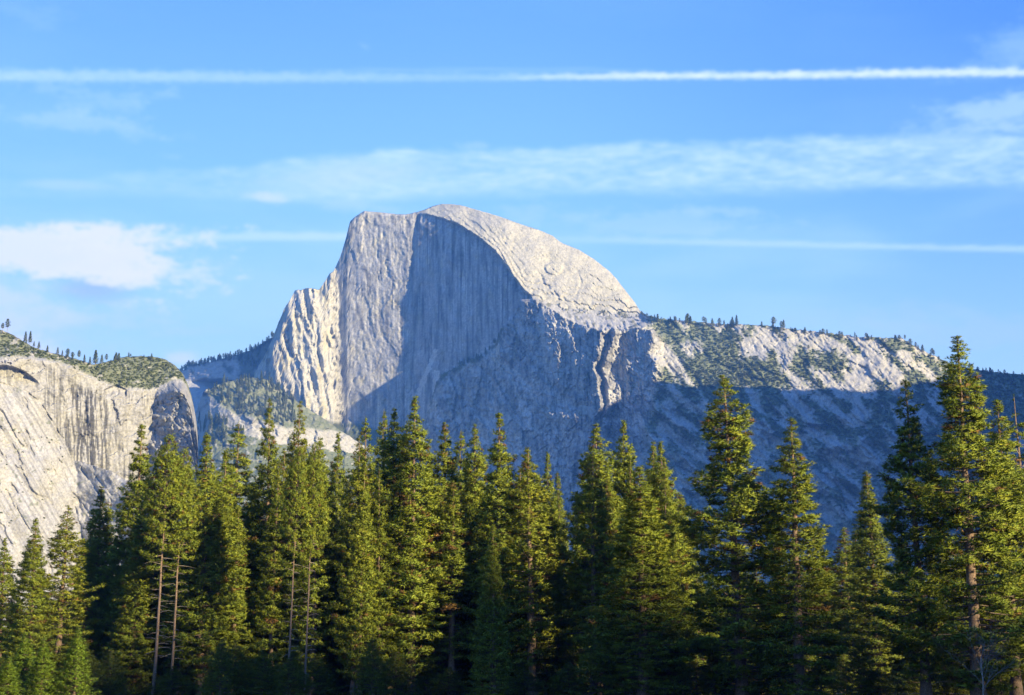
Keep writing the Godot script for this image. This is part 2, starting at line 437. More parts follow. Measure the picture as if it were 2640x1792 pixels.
	# --- the wooded slope
	if x > 1600.0:
		var t := lin(t_sky, x)
		var q := maxf(y - t, 0.0)
		var gul := n_crag.get_noise_2d((X * 0.72 + Y * 0.7) * 0.9 + 300.0, (X * 0.7 - Y * 0.72) * 0.16)
		var rd := lin(t_right, x) - (minf(q, 175.0) * 1.3 + maxf(q - 175.0, 0.0) * 0.85) + big * 15.0 + crag * 2.0 + gul * 6.0 + 6.0 * (1.0 - sst(0.0, 0.03, absf(n_rock.get_noise_2d((X * 0.7 + Y * 0.7) * 1.2 + 70.0, (X * 0.7 - Y * 0.7) * 0.3)))) + n_cell.get_noise_2d((X * 0.7 + Y * 0.7) * 1.8, (X * 0.7 - Y * 0.7) * 0.5) * (5.0 + 7.0 * sst(150.0, 230.0, q)) + n_fine.get_noise_2d((X * 0.7 + Y * 0.7) * 1.3, (X * 0.7 - Y * 0.7) * 0.5) * 3.5
		rd -= 44.0 * sst(150.0, 260.0, q) * n_crag.get_noise_2d((X * 0.6 + Y * 0.8) * 0.35 + 90.0, (X * 0.8 - Y * 0.6) * 0.12)
		rd -= 9.0 * n_rock.get_noise_2d(X * 0.3 + 50.0, Y * 0.3)
		var pat := n_patch.get_noise_2d((X * 0.7 + Y * 0.7) * 1.0, (X * 0.7 - Y * 0.7) * 0.45) * 1.2 + 0.25 * crag + 0.25 * n_fine.get_noise_2d(X, Y)
		# a thicket on the left of the slope, bare slabs in the middle and to the right
		var thick := 1.2 * exp(-(pow((x - 1880.0) / 130.0, 2.0) + pow((y - 955.0) / 50.0, 2.0)))
		thick += 0.5 * exp(-(pow((x - 1800.0) / 90.0, 2.0) + pow((y - 870.0) / 26.0, 2.0)))
		var bare := exp(-(pow((x - 1985.0 - (y - 880.0) * 0.55) / 62.0, 2.0) + pow((y - 905.0) / 62.0, 2.0)))
		bare += 0.7 * exp(-(pow((x - 2250.0) / 90.0, 2.0) + pow((y - 960.0) / 60.0, 2.0)))
		bare += 0.8 * exp(-(pow((x - 1722.0) / 40.0, 2.0) + pow((y - 920.0) / 40.0, 2.0)))
		var far := sst(2420.0, 2470.0, x)
		brush_r = clampf(sst(-0.12, 0.30, pat + 0.9 * thick - 0.55 * bare + 0.5 * far), 0.0, 1.0)
		if y > 1130.0: brush_r *= 0.8
		var rl := 0.98 + 0.14 * big + 0.2 * crag + 0.1 * gul
		var rcol := granite(rl, 0.55)
		var gcol := Color(0.16, 0.18, 0.065).lerp(Color(0.09, 0.115, 0.042), clampf(0.5 + crag, 0.0, 1.0))
		rcol = rcol.lerp(gcol, brush_r * 0.85)
		var xb := 1690.0 + (y - 857.0) * 0.15 if y < 970.0 else 1707.0 - (y - 970.0) * 0.25
		var m := sst(-20.0, 20.0, x - xb + big * 26.0)
		if y < 850.0: m = maxf(m, sst(1640.0, 1690.0, x))
		d = d + (rd - d) * m
		col = col.lerp(rcol, m)
		brush = lerpf(brush, brush_r, m)
	var spk := n_fine.get_noise_2d(X * 2.4 + 31.0, Y * 1.3)
	vc = col * (1.0 + 0.34 * spk - 0.22 * sst(0.25, 0.55, n_stain.get_noise_2d(X * 1.7 + 500.0, Y * 0.5)))
	return d - (x - 1400.0) * 0.363   # the whole massif stands turned to the left
var brush_r := 0.0

# ---------------------------------------------------------------- the cliff on the left
var t_ltop := PackedFloat32Array([-140, 800, 0, 849, 18, 857, 41, 867, 61, 881, 89, 896, 134, 910, 170, 918, 211, 930, 243, 940, 284, 930, 324, 920, 365, 918, 405, 920, 430, 928, 450, 942, 470, 962, 482, 987, 493, 1019, 500, 1050, 506, 1085, 510, 1125])
var t_brow := PackedFloat32Array([-140, 920, 0, 928, 60, 925, 134, 932, 200, 958, 260, 985, 300, 1000, 385, 1008, 450, 985, 470, 985, 482, 1000, 493, 1028, 505, 1080, 510, 1130])
var t_slab := PackedFloat32Array([-140, 960, 0, 985, 40, 995, 75, 1015, 105, 1036, 130, 1078, 160, 1130, 188, 1188, 240, 1202, 290, 1218, 380, 1260, 505, 1300])

func cliff_top(x: float) -> float:
	return lin(t_ltop, x) + n_rock.get_noise_2d(x * 6.0, 177.0) * 2.5

func cliff_depth(x: float, y: float) -> float:
	var X := x * 0.52
	var Y := -y * 0.52
	var big := n_rock.get_noise_2d(X * 2.0 + 500.0, Y * 2.0)
	var crag := n_crag.get_noise_2d(X * 2.2, Y * 2.2 + 300.0)
	var yb := lin(t_brow, x) + big * 8.0
	var ys := lin(t_slab, x) + big * 6.0
	var fold := 392.0 + 12.0 * big + 5.0 * crag + (y - 1050.0) * -0.06
	var d0 := 2080.0 + x * 0.34 - maxf(x - fold, 0.0) * 0.98 * sst(-6.0, 30.0, y - yb)
	var d := d0 + big * 4.5 + crag * 1.2
	var light := 0.92 + 0.12 * big + 0.12 * crag
	var warm := 0.3 + 0.8 * n_patch.get_noise_2d(X * 2.0, Y * 1.0)
	var soot := 0.0
	brush = 0.0
	if y < yb:
		d += (yb - y) * 0.75 + crag * 3.0
		var pat := n_patch.get_noise_2d(X * 3.0, Y * 4.0) + 0.3 * crag
		brush = sst(-0.2, 0.12, pat + 0.2 + 0.25 * sst(230.0, 290.0, x) - 0.3 * sst(415.0, 450.0, x))
		brush *= sst(0.0, 12.0, yb - y)
	elif y < ys or x > 385.0:
		d -= (y - yb) * 0.05
		# the hanging curtain of shells, streaked by water
		var cur := exp(-pow((x - 225.0) / 75.0, 2.0)) * sst(yb, yb + 60.0, y)
		var f1 := n_flute.get_noise_2d(X * 2.6 + Y * 0.25, Y * 0.12)
		var band := sst(-0.1, 0.35, n_patch.get_noise_2d(X * 1.3 + 300.0, Y * 0.6)) * 0.7
		band = maxf(band, cur)
		d += f1 * (0.8 + 3.5 * cur) + n_cell.get_noise_2d(X * 2.0, Y * 0.9) * 2.5 + cur * 9.0 * sst(0.0, 1.0, (y - yb) / maxf(ys - yb, 1.0))
		var lay := (y - yb) * 0.022 + big * 0.8 + x * 0.004
		lay -= floorf(lay)
		d += (lay - 0.5) * 5.0
		var s1 := n_stain.get_noise_2d(X * 2.6 + 5.0 * big + Y * 0.3 * sst(150, 60, x), Y * 0.22)
		var s2 := n_stain.get_noise_2d(X * 7.0 + 60.0 + Y * 0.3, Y * 0.3)
		soot = (sst(0.02, 0.22, s1 + 0.10 * cur) * (0.7 + 0.4 * cur) + sst(0.08, 0.35, s2) * (0.4 + 0.4 * cur)) * (0.2 + 0.8 * band)
		soot *= sst(-10.0, 20.0, y - yb)
		if x > 385.0:
			soot *= 0.4
			d += crag * 1.5
			light *= 0.93
	else:
		# the leaning slab under the overhang
		d -= (ys - yb) * 0.05 - 3.0 * (1.0 - sst(0.0, 14.0, y - ys + 6.0 * crag))
		d -= (y - ys) * 0.36
		var dip := n_flute.get_noise_2d((X * 0.8 + Y * 0.45) * 2.4 + 30.0, (Y * 0.8 - X * 0.4) * 0.12)
		d += dip * 1.0 - big * 2.0 + 2.5 * (1.0 - sst(0.0, 0.03, absf(n_rock.get_noise_2d((X + Y * 0.6) * 1.8, (Y - X * 0.6) * 0.5))))
		var s3 := n_stain.get_noise_2d((X * 0.85 + Y * 0.5) * 3.0 + 200.0, (Y * 0.8 - X * 0.5) * 0.08)
		soot = 0.42 * sst(-0.05, 0.35, s3) - 0.1 + 0.2 * n_fine.get_noise_2d((X * 0.85 + Y * 0.5) * 3.0, (Y - X) * 0.2)
		light *= 1.04
		# it turns away from the sun on its right
		var turn := x - (193.0 + (y - 1190.0) * 0.11 + big * 8.0)
		if turn > 0.0: d -= turn * 0.92
		var pat := n_patch.get_noise_2d(X * 4.0 + 80.0, Y * 4.0)
		brush = 0.7 * sst(0.42, 0.55, pat)
		# long cracks
		var ck := n_crag.get_noise_2d((X + Y * 0.55) * 0.8 + 40.0, (Y - X * 0.5) * 0.2)
		d += 5.0 * sst(0.5, 0.7, ck)
	# great arched roof on the far left: a deep recess under a sharp lip
	var lip := 942.0 + 0.0052 * pow(maxf(x - 8.0, 0.0), 2.0) + maxf(0.0, 8.0 - x) * 0.10
	if x < 112.0:
		var in_ := sst(0.0, 2.5, y - lip) * (1.0 - sst(12.0, 48.0, y - lip - 6.0 * sin(x * 0.05) - 6.0 * crag)) * (1.0 - sst(84.0, 104.0, x))
		d += 11.0 * in_
		warm += 0.5 * in_
	lip = 990.0 + absf(x - 298.0) * 0.5
	if x > 268.0 and x < 325.0:
		d += 7.0 * sst(0.0, 2.0, y - lip) * (1.0 - sst(12.0, 26.0, y - lip))
	if x > 180.0 and x < 290.0:
		# a small roof where the curtain ends over a ledge
		lip = 1118.0 + (x - 180.0) * 0.10
		d += 3.5 * sst(0.0, 9.0, y - lip + 14.0 * crag) * (1.0 - sst(10.0, 40.0, y - lip)) * (1.0 - sst(215.0, 260.0, x)) * sst(180.0, 195.0, x)
	var col := granite(light * (1.0 - 0.78 * clampf(soot, -0.1, 0.95)), warm)
	col = col * (1.0 + 0.3 * n_fine.get_noise_2d(X * 5.0, Y * 2.5))
	vc = col.lerp(Color(0.15, 0.165, 0.06).lerp(Color(0.09, 0.11, 0.045), clampf(0.5 + crag, 0, 1)), brush * 0.8)
	return d

# ---------------------------------------------------------------- far ridge and the wooded hill between
var t_rtop := PackedFloat32Array([420, 985, 466, 958, 487, 944, 527, 936, 568, 926, 608, 915, 649, 902, 697, 872, 740, 850, 790, 830])
var t_htop := PackedFloat32Array([470, 1110, 500, 1078, 520, 1020, 528, 1006, 545, 1000, 568, 988, 608, 978, 649, 972, 690, 978, 715, 995, 735, 1012, 765, 1035, 800, 1056, 835, 1080, 880, 1110, 940, 1150])

func ridge_top(x: float) -> float:
	return lin(t_rtop, x) + n_rock.get_noise_2d(x * 6.0, 277.0) * 2.0

func ridge_depth(x: float, y: float) -> float:
	var X := x * 1.6
	var Y := -y * 1.6
	var big := n_rock.get_noise_2d(X, Y + 900.0)
	var crag := n_crag.get_noise_2d(X + Y * 0.4, Y * 1.8 + 700.0)
	var q := y - lin(t_rtop, x)
	var yl := 972.0 + absf(x - 530.0) * 0.10 + 6.0 * big
	var d := 6700.0 - (x - 480.0) * 2.05 - minf(q, 50.0) * 0.8 + big * 12.0 + crag * 6.0
	if y > yl: d -= (y - yl) * 2.9 - (x - 480.0) * 2.1 * sst(0.0, 10.0, y - yl)
	brush = sst(-0.1, 0.3, n_patch.get_noise_2d(X, Y) + sst(570.0, 660.0, x) * 0.8 - 0.2) * (1.0 - sst(-6.0, 3.0, y - yl))
	vc = granite(0.95 + 0.2 * crag + 0.1 * big, 0.3).lerp(Color(0.06, 0.075, 0.04), brush * 0.8)
	return d

func hill_top(x: float) -> float:
	return lin(t_htop, x) + n_rock.get_noise_2d(x * 7.0, 377.0) * 3.0

func hill_depth(x: float, y: float) -> float:
	var X := x * 1.1
	var Y := -y * 1.1
	var big := n_rock.get_noise_2d(X * 1.3, Y * 1.3 + 1900.0)
	var crag := n_crag.get_noise_2d(X * 1.5, Y * 1.5 + 1700.0)
	var q := maxf(y - lin(t_htop, x), 0.0)
	var d := 4750.0 - q * 1.25 + big * 16.0 + crag * 4.0 + n_cell.get_noise_2d(X * 1.6, Y * 1.6) * 7.0
	# the steep shaded west side and the pale broken cliff below the trees
	var west := 1.0 - sst(-4.0, 6.0, x - (538.0 - (1090.0 - y) * 0.05 + crag * 6.0))
	if y > 1015.0: d += west * (540.0 - x) * 2.4
	var yc := lin(t_hcl, x) + big * 12.0
	if y > yc: d += minf(y - yc, 45.0) * 1.0
	var rock := sst(-6.0, 6.0, y - yc)
	brush = (1.0 - rock) * (0.75 + 0.25 * crag)
	if y > yc + 45.0: brush = sst(-0.15, 0.2, n_patch.get_noise_2d(X * 2.2, Y * 3.0) + 0.3 * crag + 0.34) * 0.9
	vc = granite(0.95 + 0.2 * crag + 0.12 * big, 0.4).lerp(Color(0.17, 0.185, 0.075).lerp(Color(0.10, 0.12, 0.05), clampf(0.5 + crag * 1.2, 0, 1)), brush * (1.0 - west * 0.7))
	return d

# ---------------------------------------------------------------- trees
var bv: PackedVector3Array
var bn: PackedVector3Array
var bc: PackedColorArray

func begin() -> void:
	bv = PackedVector3Array(); bn = PackedVector3Array(); bc = PackedColorArray()

func done() -> ArrayMesh:
	return array_mesh(bv, bn, bc)

func tri(a: Vector3, b: Vector3, c: Vector3, na: Vector3, nb: Vector3, nc: Vector3, col: Color) -> void:
	bv.append(a); bv.append(b); bv.append(c)
	bn.append(na); bn.append(nb); bn.append(nc)
	bc.append(col); bc.append(col); bc.append(col)

func tube(pts: PackedVector3Array, radii: PackedFloat32Array, sides: int, col: Color) -> void:
	var rings := []
	for i in pts.size():
		var t := (pts[mini(i + 1, pts.size() - 1)] - pts[maxi(i - 1, 0)]).normalized()
		var u := t.cross(Vector3(0.31, 0.2, 0.93)).normalized()
		var w := t.cross(u)
		var ring := []
		for k in sides:
			ring.append(u * cos(TAU * k / sides) + w * sin(TAU * k / sides))
		rings.append(ring)
	for i in pts.size() - 1:
		for k in sides:
			var k2 := (k + 1) % sides
			var n0: Vector3 = rings[i][k]
			var n1: Vector3 = rings[i][k2]
			var n2: Vector3 = rings[i + 1][k]
			var n3: Vector3 = rings[i + 1][k2]
			var a := pts[i] + n0 * radii[i]
			var b := pts[i] + n1 * radii[i]
			var c := pts[i + 1] + n2 * radii[i + 1]
			var d := pts[i + 1] + n3 * radii[i + 1]
			tri(a, c, b, n0, n2, n1, col)
			tri(b, c, d, n1, n2, n3, col)

func rdir() -> Vector3:
	var z := rng.randf_range(-1, 1)
	var a := rng.randf() * TAU
	var r := sqrt(1.0 - z * z)
	return Vector3(r * cos(a), z, r * sin(a))

func tuft(c: Vector3, out: Vector3, size: float, blades: int, width: float, col: Color, lean := Vector3.ZERO) -> void:
	for k in blades:
		var d := (out * 0.75 + rdir()).normalized()
		var s := d.cross(rdir()).normalized() * width
		var l := size * rng.randf_range(0.7, 1.15)
		var n := (d * 0.55 + out * 0.45 + lean).normalized()
		var cc := col * rng.randf_range(0.82, 1.18)
		tri(c - s, c + s, c + d * l, n, n, n, cc)

# A conifer 40 m tall (or p.h): {trunk, crown} meshes.
func conifer(p: Dictionary) -> Dictionary:
	rng.seed = p.seed
	var H: float = p.h
	var R: float = p.r
	var cb: float = p.base          # share of the height below the crown
	var green: Color = p.green
	var wood := []                   # [points, radii, colour]
	begin()
	var bend := Vector2(rng.randf_range(-1, 1), rng.randf_range(-1, 1)) * H * 0.006
	var y := H * cb
	var turn := rng.randf() * TAU
	var swell := rng.randf() * TAU
	var lob := [rng.randf_range(0.85, 1.15), rng.randf_range(0.7, 1.2), rng.randf_range(0.85, 1.15), rng.randf_range(0.75, 1.2)]
	while y < H * 0.992:
		var t := (y - H * cb) / (H * (1.0 - cb))
		# outline of the crown
		var prof: float
		match p.shape:
			0: prof = pow(1.0 - t, 0.9) * (0.65 + 0.45 * sst(0.0, 0.18, t))          # cone
			1: prof = pow(minf(1.0, (1.0 - t) / 0.55), 0.9) * (0.65 + 0.35 * sst(0.0, 0.25, t)) * (0.92 + 0.12 * sin(t * 23.0 + swell))   # column with a blunt top
			2: prof = pow(1.0 - t, 0.85) * 1.15 * (0.45 + 0.55 * sst(0.0, 0.3, t)) * (0.85 + 0.3 * sin(t * 17.0 + swell))   # open, in tiers
			3: prof = sin(PI * (0.12 + 0.85 * pow(t, 0.8))) * 1.0                        # high rounded crown
			_: prof = pow(1.0 - t, 0.9)
		var n: int = p.whorl
		for k in n:
			turn += TAU * 0.381966 + rng.randf_range(-0.35, 0.35)
			if rng.randf() < p.gap + 0.25 * sst(0.8, 0.95, t) + p.get("thin", 0.0) * (1.0 - sst(0.0, 0.5, t)): continue
			var side: float = lob[int(fposmod(turn, TAU) / TAU * 4.0) % 4]
			var L: float = maxf(0.22, R * prof * rng.randf_range(0.6, 1.15) * side)
			if rng.randf() < 0.08: L *= 1.3
			var slim := 1.0 - 0.5 * sst(0.75, 1.0, t)
			var rise: float = lerpf(p.low, p.high, t) + rng.randf_range(-0.15, 0.15)
			var o := Vector3(cos(turn), 0, sin(turn))
			var y0 := y + rng.randf_range(-0.3, 0.3)
			var foot := Vector3(bend.x * y0 / H, y0, bend.y * y0 / H)
			var sag: float = p.sag * L
			var pts := PackedVector3Array()
			for i in 5:
				var s := i / 4.0
				pts.append(foot + o * (L * s * cos(rise * 0.6)) + Vector3(0, L * s * sin(rise) - sag * sin(PI * s * 0.8) + 0.16 * L * s * s * s, 0))
			var rr: float = 0.012 * L + 0.015
			wood.append([pts, PackedFloat32Array([rr * 1.8, rr * 1.3, rr, rr * 0.6, rr * 0.3]), p.get("twig", Color(0.20, 0.15, 0.11))])
			var brown: bool = rng.randf() < p.brown * 0.25
			var nc := maxi(2, int(round(L * p.clumps)))
			for i in nc:
				var s: float = 1.0 - (1.0 - p.inner) * pow((i + rng.randf_range(0.0, 0.6)) / nc, 1.15)
				var f := clampf(s, 0.0, 1.0) * 3.999
				var b0 := int(f)
				var c := pts[b0].lerp(pts[b0 + 1], f - b0)
				var sidew: float = (1.0 - s) * 0.75 * minf(L, 3.4) * p.spread
				var lat := Vector3(-o.z, 0, o.x) * (sidew * rng.randf_range(0.35, 1.0) * (1.0 if i % 2 else -1.0) if i > 0 else 0.0)
				c += lat + o * sidew * 0.35 + Vector3(0, rng.randf_range(-0.05, 0.3) * (0.3 + sidew * 0.4), 0)
				var out := (o * 0.8 + lat * 0.5 + Vector3(0, 0.55, 0)).normalized()
				var col := green * rng.randf_range(0.7, 1.25)
				var yel := rng.randf()
				col = col.lerp(Color(green.r * 1.45, green.g * 1.2, green.b * 0.8), yel * yel)
				var rust: bool = brown or rng.randf() < p.brown * 0.5
				if rust: col = Color(0.25, 0.15, 0.05) * rng.randf_range(0.6, 1.1)
				var cr: float = p.tuft * rng.randf_range(0.5, 0.95) * slim
				for q in int(p.pack):
					var off := rdir() * cr
					off.y *= 0.6
					tuft(c + off, (out + off * 0.9 / cr).normalized(), p.tuft * rng.randf_range(0.7, 1.1) * slim, p.blades, p.tuft * p.wid * slim, col, o * 0.55)
		y += p.step * rng.randf_range(0.75, 1.25) * (1.0 - 0.45 * t)
	# the leader
	for i in int(p.get("tip", 10)):
		var yy := H * (0.965 + 0.035 * rng.randf())
		tuft(Vector3(bend.x, yy, bend.y) + rdir() * 0.08, Vector3(0, 1, 0), p.tuft * 0.55, p.blades, p.tuft * p.wid * 0.55, green)
	var crown := done()
	begin()
	var tp := PackedVector3Array()
	var tr := PackedFloat32Array()
	var r0: float = p.get("bole", H * 0.0115)
	for i in 13:
		var s := i / 12.0
		tp.append(Vector3(bend.x * s + rng.randf_range(-0.05, 0.05), H * s * 0.992 - 0.3 * (1.0 - s), bend.y * s + rng.randf_range(-0.05, 0.05)))
		tr.append(r0 * (1.0 - s * 0.93) * (1.35 if i == 0 else 1.0))
	tube(tp, tr, 9, p.get("bark", Color(0.24, 0.165, 0.115)))
	for w in wood: tube(w[0], w[1], 3, w[2])
	# dead limbs on the bare bole
	var yd := H * cb * rng.randf_range(0.25, 0.4)
	while yd < H * (cb + 0.12):
		var a := rng.randf() * TAU
		var o := Vector3(cos(a), 0, sin(a))
		var L: float = rng.randf_range(0.5, 1.0) * R * p.get("dead", 0.6)
		var f0 := Vector3(bend.x * yd / H, yd, bend.y * yd / H)
		var dr := rng.randf_range(-0.15, 0.25)
		tube(PackedVector3Array([f0, f0 + o * L * 0.35 + Vector3(0, L * dr * 0.5, 0), f0 + o * L * 0.7 + Vector3(0, L * (dr - 0.05), 0) + rdir() * 0.12, f0 + o * L + Vector3(0, L * (dr - 0.12), 0) + rdir() * 0.25]), PackedFloat32Array([0.05, 0.04, 0.028, 0.012]), 3, Color(0.34, 0.29, 0.25))
		yd += rng.randf_range(0.35, 1.1) * p.get("deadstep", 1.3)
	return {"trunk": done(), "crown": crown, "h": H, "r": R}

var m_leaf: StandardMaterial3D
var m_leafdark: StandardMaterial3D
var m_bark: StandardMaterial3D
var kinds := []
var first := {}

# Puts a tree where its top shows in the photograph (tx, ty), dist metres away; half is the half width of its crown in pixels.
func plant(kind: int, tx: float, ty: float, half: float, dist: float, label: String, group: String, called := "pine_tree") -> Node3D:
	var r := ray(tx, ty)
	var h := EYE + r.y * dist
	return plant_at(kind, Vector3(r.x * dist, 0, -dist), h, half * (1.1 if kind == 4 else 1.55) / F * dist, label, group, called)

func plant_at(kind: int, where: Vector3, h: float, rad: float, label: String, group: String, called: String) -> Node3D:
	var k: Dictionary = kinds[kind]
	var o: Node3D
	var key := "%d %s" % [kind, called]
	if first.has(key):
		o = first[key].duplicate()
		o.name = numbered(called)
		add_child(o)
	else:
		o = Node3D.new()
		o.name = numbered(called)
		add_child(o)
		part("trunk", k.trunk, m_bark, o)
		part("crown", k.crown, m_leaf, o)
		first[key] = o
	o.position = where
	o.rotation = Vector3(rng.randf_range(-0.02, 0.02), rng.randf() * TAU, rng.randf_range(-0.02, 0.02))
	o.scale = Vector3(rad / k.r, h / k.h, rad / k.r)
	tag(o, label, "tree", group)
	return o

# ---------------------------------------------------------------- small far vegetation
func far_conifer(seed_: int, r: float, base: float, ragged: float) -> ArrayMesh:
	# 10 m tall, root at 0
	rng.seed = seed_
	begin()
	tube(PackedVector3Array([Vector3(0, -0.6, 0), Vector3(0, 4.5, 0), Vector3(0, 9.4, 0)]), PackedFloat32Array([0.2, 0.14, 0.03]), 4, Color(0.22, 0.16, 0.11))
	var y := 10.0 * base
	var a := 0.0
	while y < 9.7:
		var t := (y - 10.0 * base) / (10.0 * (1.0 - base))
		var rr := r * (pow(1.0 - t, 0.8) if ragged < 0.5 else sin(PI * (0.2 + 0.76 * t)))
		for k in 5:
			a += 2.4 + rng.randf_range(-0.3, 0.3)
			var l := maxf(0.25, rr * rng.randf_range(0.6, 1.2))
			var o := Vector3(cos(a), 0, sin(a))
			for q in 3:
				var c := Vector3(0, y + rng.randf_range(-0.15, 0.15), 0) + o * l * (0.35 + 0.3 * q) + Vector3(0, -0.05 * l * q, 0)
				tuft(c, (o + Vector3(0, 0.6, 0)).normalized(), 0.55, 4, 0.2, Color(0.13, 0.16, 0.055) * rng.randf_range(0.7, 1.3))
		y += 0.45
	return done()

func far_shrub(seed_: int, tone: Color) -> ArrayMesh:
	# about 2 m across
	rng.seed = seed_
	begin()
	for k in 26:
		var d := rdir()
		d.y = absf(d.y) * 0.85
		var c := Vector3(d.x * 0.85, d.y * 0.9 - 0.1, d.z * 0.85) * rng.randf_range(0.55, 1.0)
		tuft(c, d, 0.5, 5, 0.17, tone * rng.randf_range(0.7, 1.3))
	return done()

# ---------------------------------------------------------------- scene
func _ready() -> void:
	F = PH / 2.0 / tan(deg_to_rad(FOV) / 2.0)
	cp = cos(deg_to_rad(PITCH))
	sp = sin(deg_to_rad(PITCH))
	var a := deg_to_rad(SUN_AZ)
	var e := deg_to_rad(SUN_EL)
	sun_dir = Vector3(sin(a) * cos(e), sin(e), cos(a) * cos(e))

	var cam := Camera3D.new()
	cam.name = "camera"
	cam.fov = FOV
	cam.near = 0.5
	cam.far = 40000.0
	cam.position = Vector3(0, EYE, 0)
	cam.rotation = Vector3(deg_to_rad(PITCH), 0, 0)
	add_child(cam)
	cam.current = true

	var env := Environment.new()
	env.background_mode = Environment.BG_SKY
	env.tonemap_mode = Environment.TONE_MAPPER_LINEAR
	env.tonemap_exposure = 3.0
	env.sdfgi_enabled = true
	env.ssao_enabled = true
	env.ssil_enabled = true
	env.fog_enabled = true
	env.fog_density = 0.00005
	env.fog_light_color = Color(0.36, 0.62, 1.0)
	var sky := Sky.new()
	sky.sky_material = build_sky()
	sky.sky_material.energy_multiplier = SKY_GAIN / 3.0
	env.sky = sky
	var we := WorldEnvironment.new()
	we.name = "environment"
	we.environment = env
	add_child(we)

	var sun := DirectionalLight3D.new()
	sun.name = "sun"
	sun.light_energy = 1.6
	sun.light_color = Color(1.0, 0.915, 0.73)
	sun.light_angular_distance = 0.5
	sun.shadow_enabled = true
	add_child(sun)
	sun.look_at_from_position(sun_dir * 1000.0, Vector3.ZERO, Vector3.UP)

	rng.seed = 5
	n_rock = noise(FastNoiseLite.TYPE_SIMPLEX_SMOOTH, 0.011, 5, 3)
	n_crag = noise(FastNoiseLite.TYPE_SIMPLEX_SMOOTH, 0.03, 4, 7, true)
	n_flute = noise(FastNoiseLite.TYPE_SIMPLEX_SMOOTH, 0.03, 4, 13)
	n_stain = noise(FastNoiseLite.TYPE_SIMPLEX_SMOOTH, 0.06, 4, 17)
	n_patch = noise(FastNoiseLite.TYPE_SIMPLEX_SMOOTH, 0.016, 4, 23)

	n_cell = noise(FastNoiseLite.TYPE_CELLULAR, 0.02, 1, 31)
	n_cell.fractal_type = FastNoiseLite.FRACTAL_NONE
	n_cell.cellular_return_type = FastNoiseLite.RETURN_CELL_VALUE
	n_cell.cellular_jitter = 1.0
	n_cell.domain_warp_enabled = true
	n_cell.domain_warp_amplitude = 22.0
	n_cell.domain_warp_frequency = 0.02
	n_fine = noise(FastNoiseLite.TYPE_SIMPLEX_SMOOTH, 0.09, 3, 37)
	# materials
	var g1 := grain(0.03, 6, 41, 0.78, 1.14)
	var rock := StandardMaterial3D.new()
	rock.vertex_color_use_as_albedo = true
	rock.albedo_color = Color(1, 1, 1)
	rock.albedo_texture = g1
	rock.uv1_triplanar = true
	rock.uv1_world_triplanar = true
	rock.uv1_scale = Vector3.ONE / 70.0
	rock.roughness = 0.95
	rock.metallic_specular = 0.2
	rock.heightmap_enabled = true
	rock.heightmap_texture = g1
	rock.heightmap_scale = 260.0
	m_leaf = StandardMaterial3D.new()
	m_leaf.vertex_color_use_as_albedo = true
	m_leaf.roughness = 0.6
	m_leaf.metallic_specular = 0.3
	m_leaf.backlight_enabled = true
	m_leaf.backlight = Color(0.45, 0.5, 0.3)
	m_leaf.cull_mode = BaseMaterial3D.CULL_DISABLED
	m_bark = StandardMaterial3D.new()
	m_bark.vertex_color_use_as_albedo = true
	m_bark.albedo_texture = grain(0.05, 4, 5, 0.45, 1.25, 256)
	m_bark.uv1_triplanar = true
	m_bark.uv1_scale = Vector3(0.9, 0.25, 0.9)
	m_bark.roughness = 0.9
	var soil := StandardMaterial3D.new()
	soil.albedo_texture = grain(0.02, 5, 9, 0.35, 1.0)
	soil.albedo_color = Color(0.085, 0.08, 0.045).linear_to_srgb()
	soil.uv1_triplanar = true
	soil.uv1_world_triplanar = true
	soil.uv1_scale = Vector3.ONE / 9.0
	soil.roughness = 1.0

	build_setting(rock, soil)
	build_kinds()
	build_forest()
	build_far_plants()

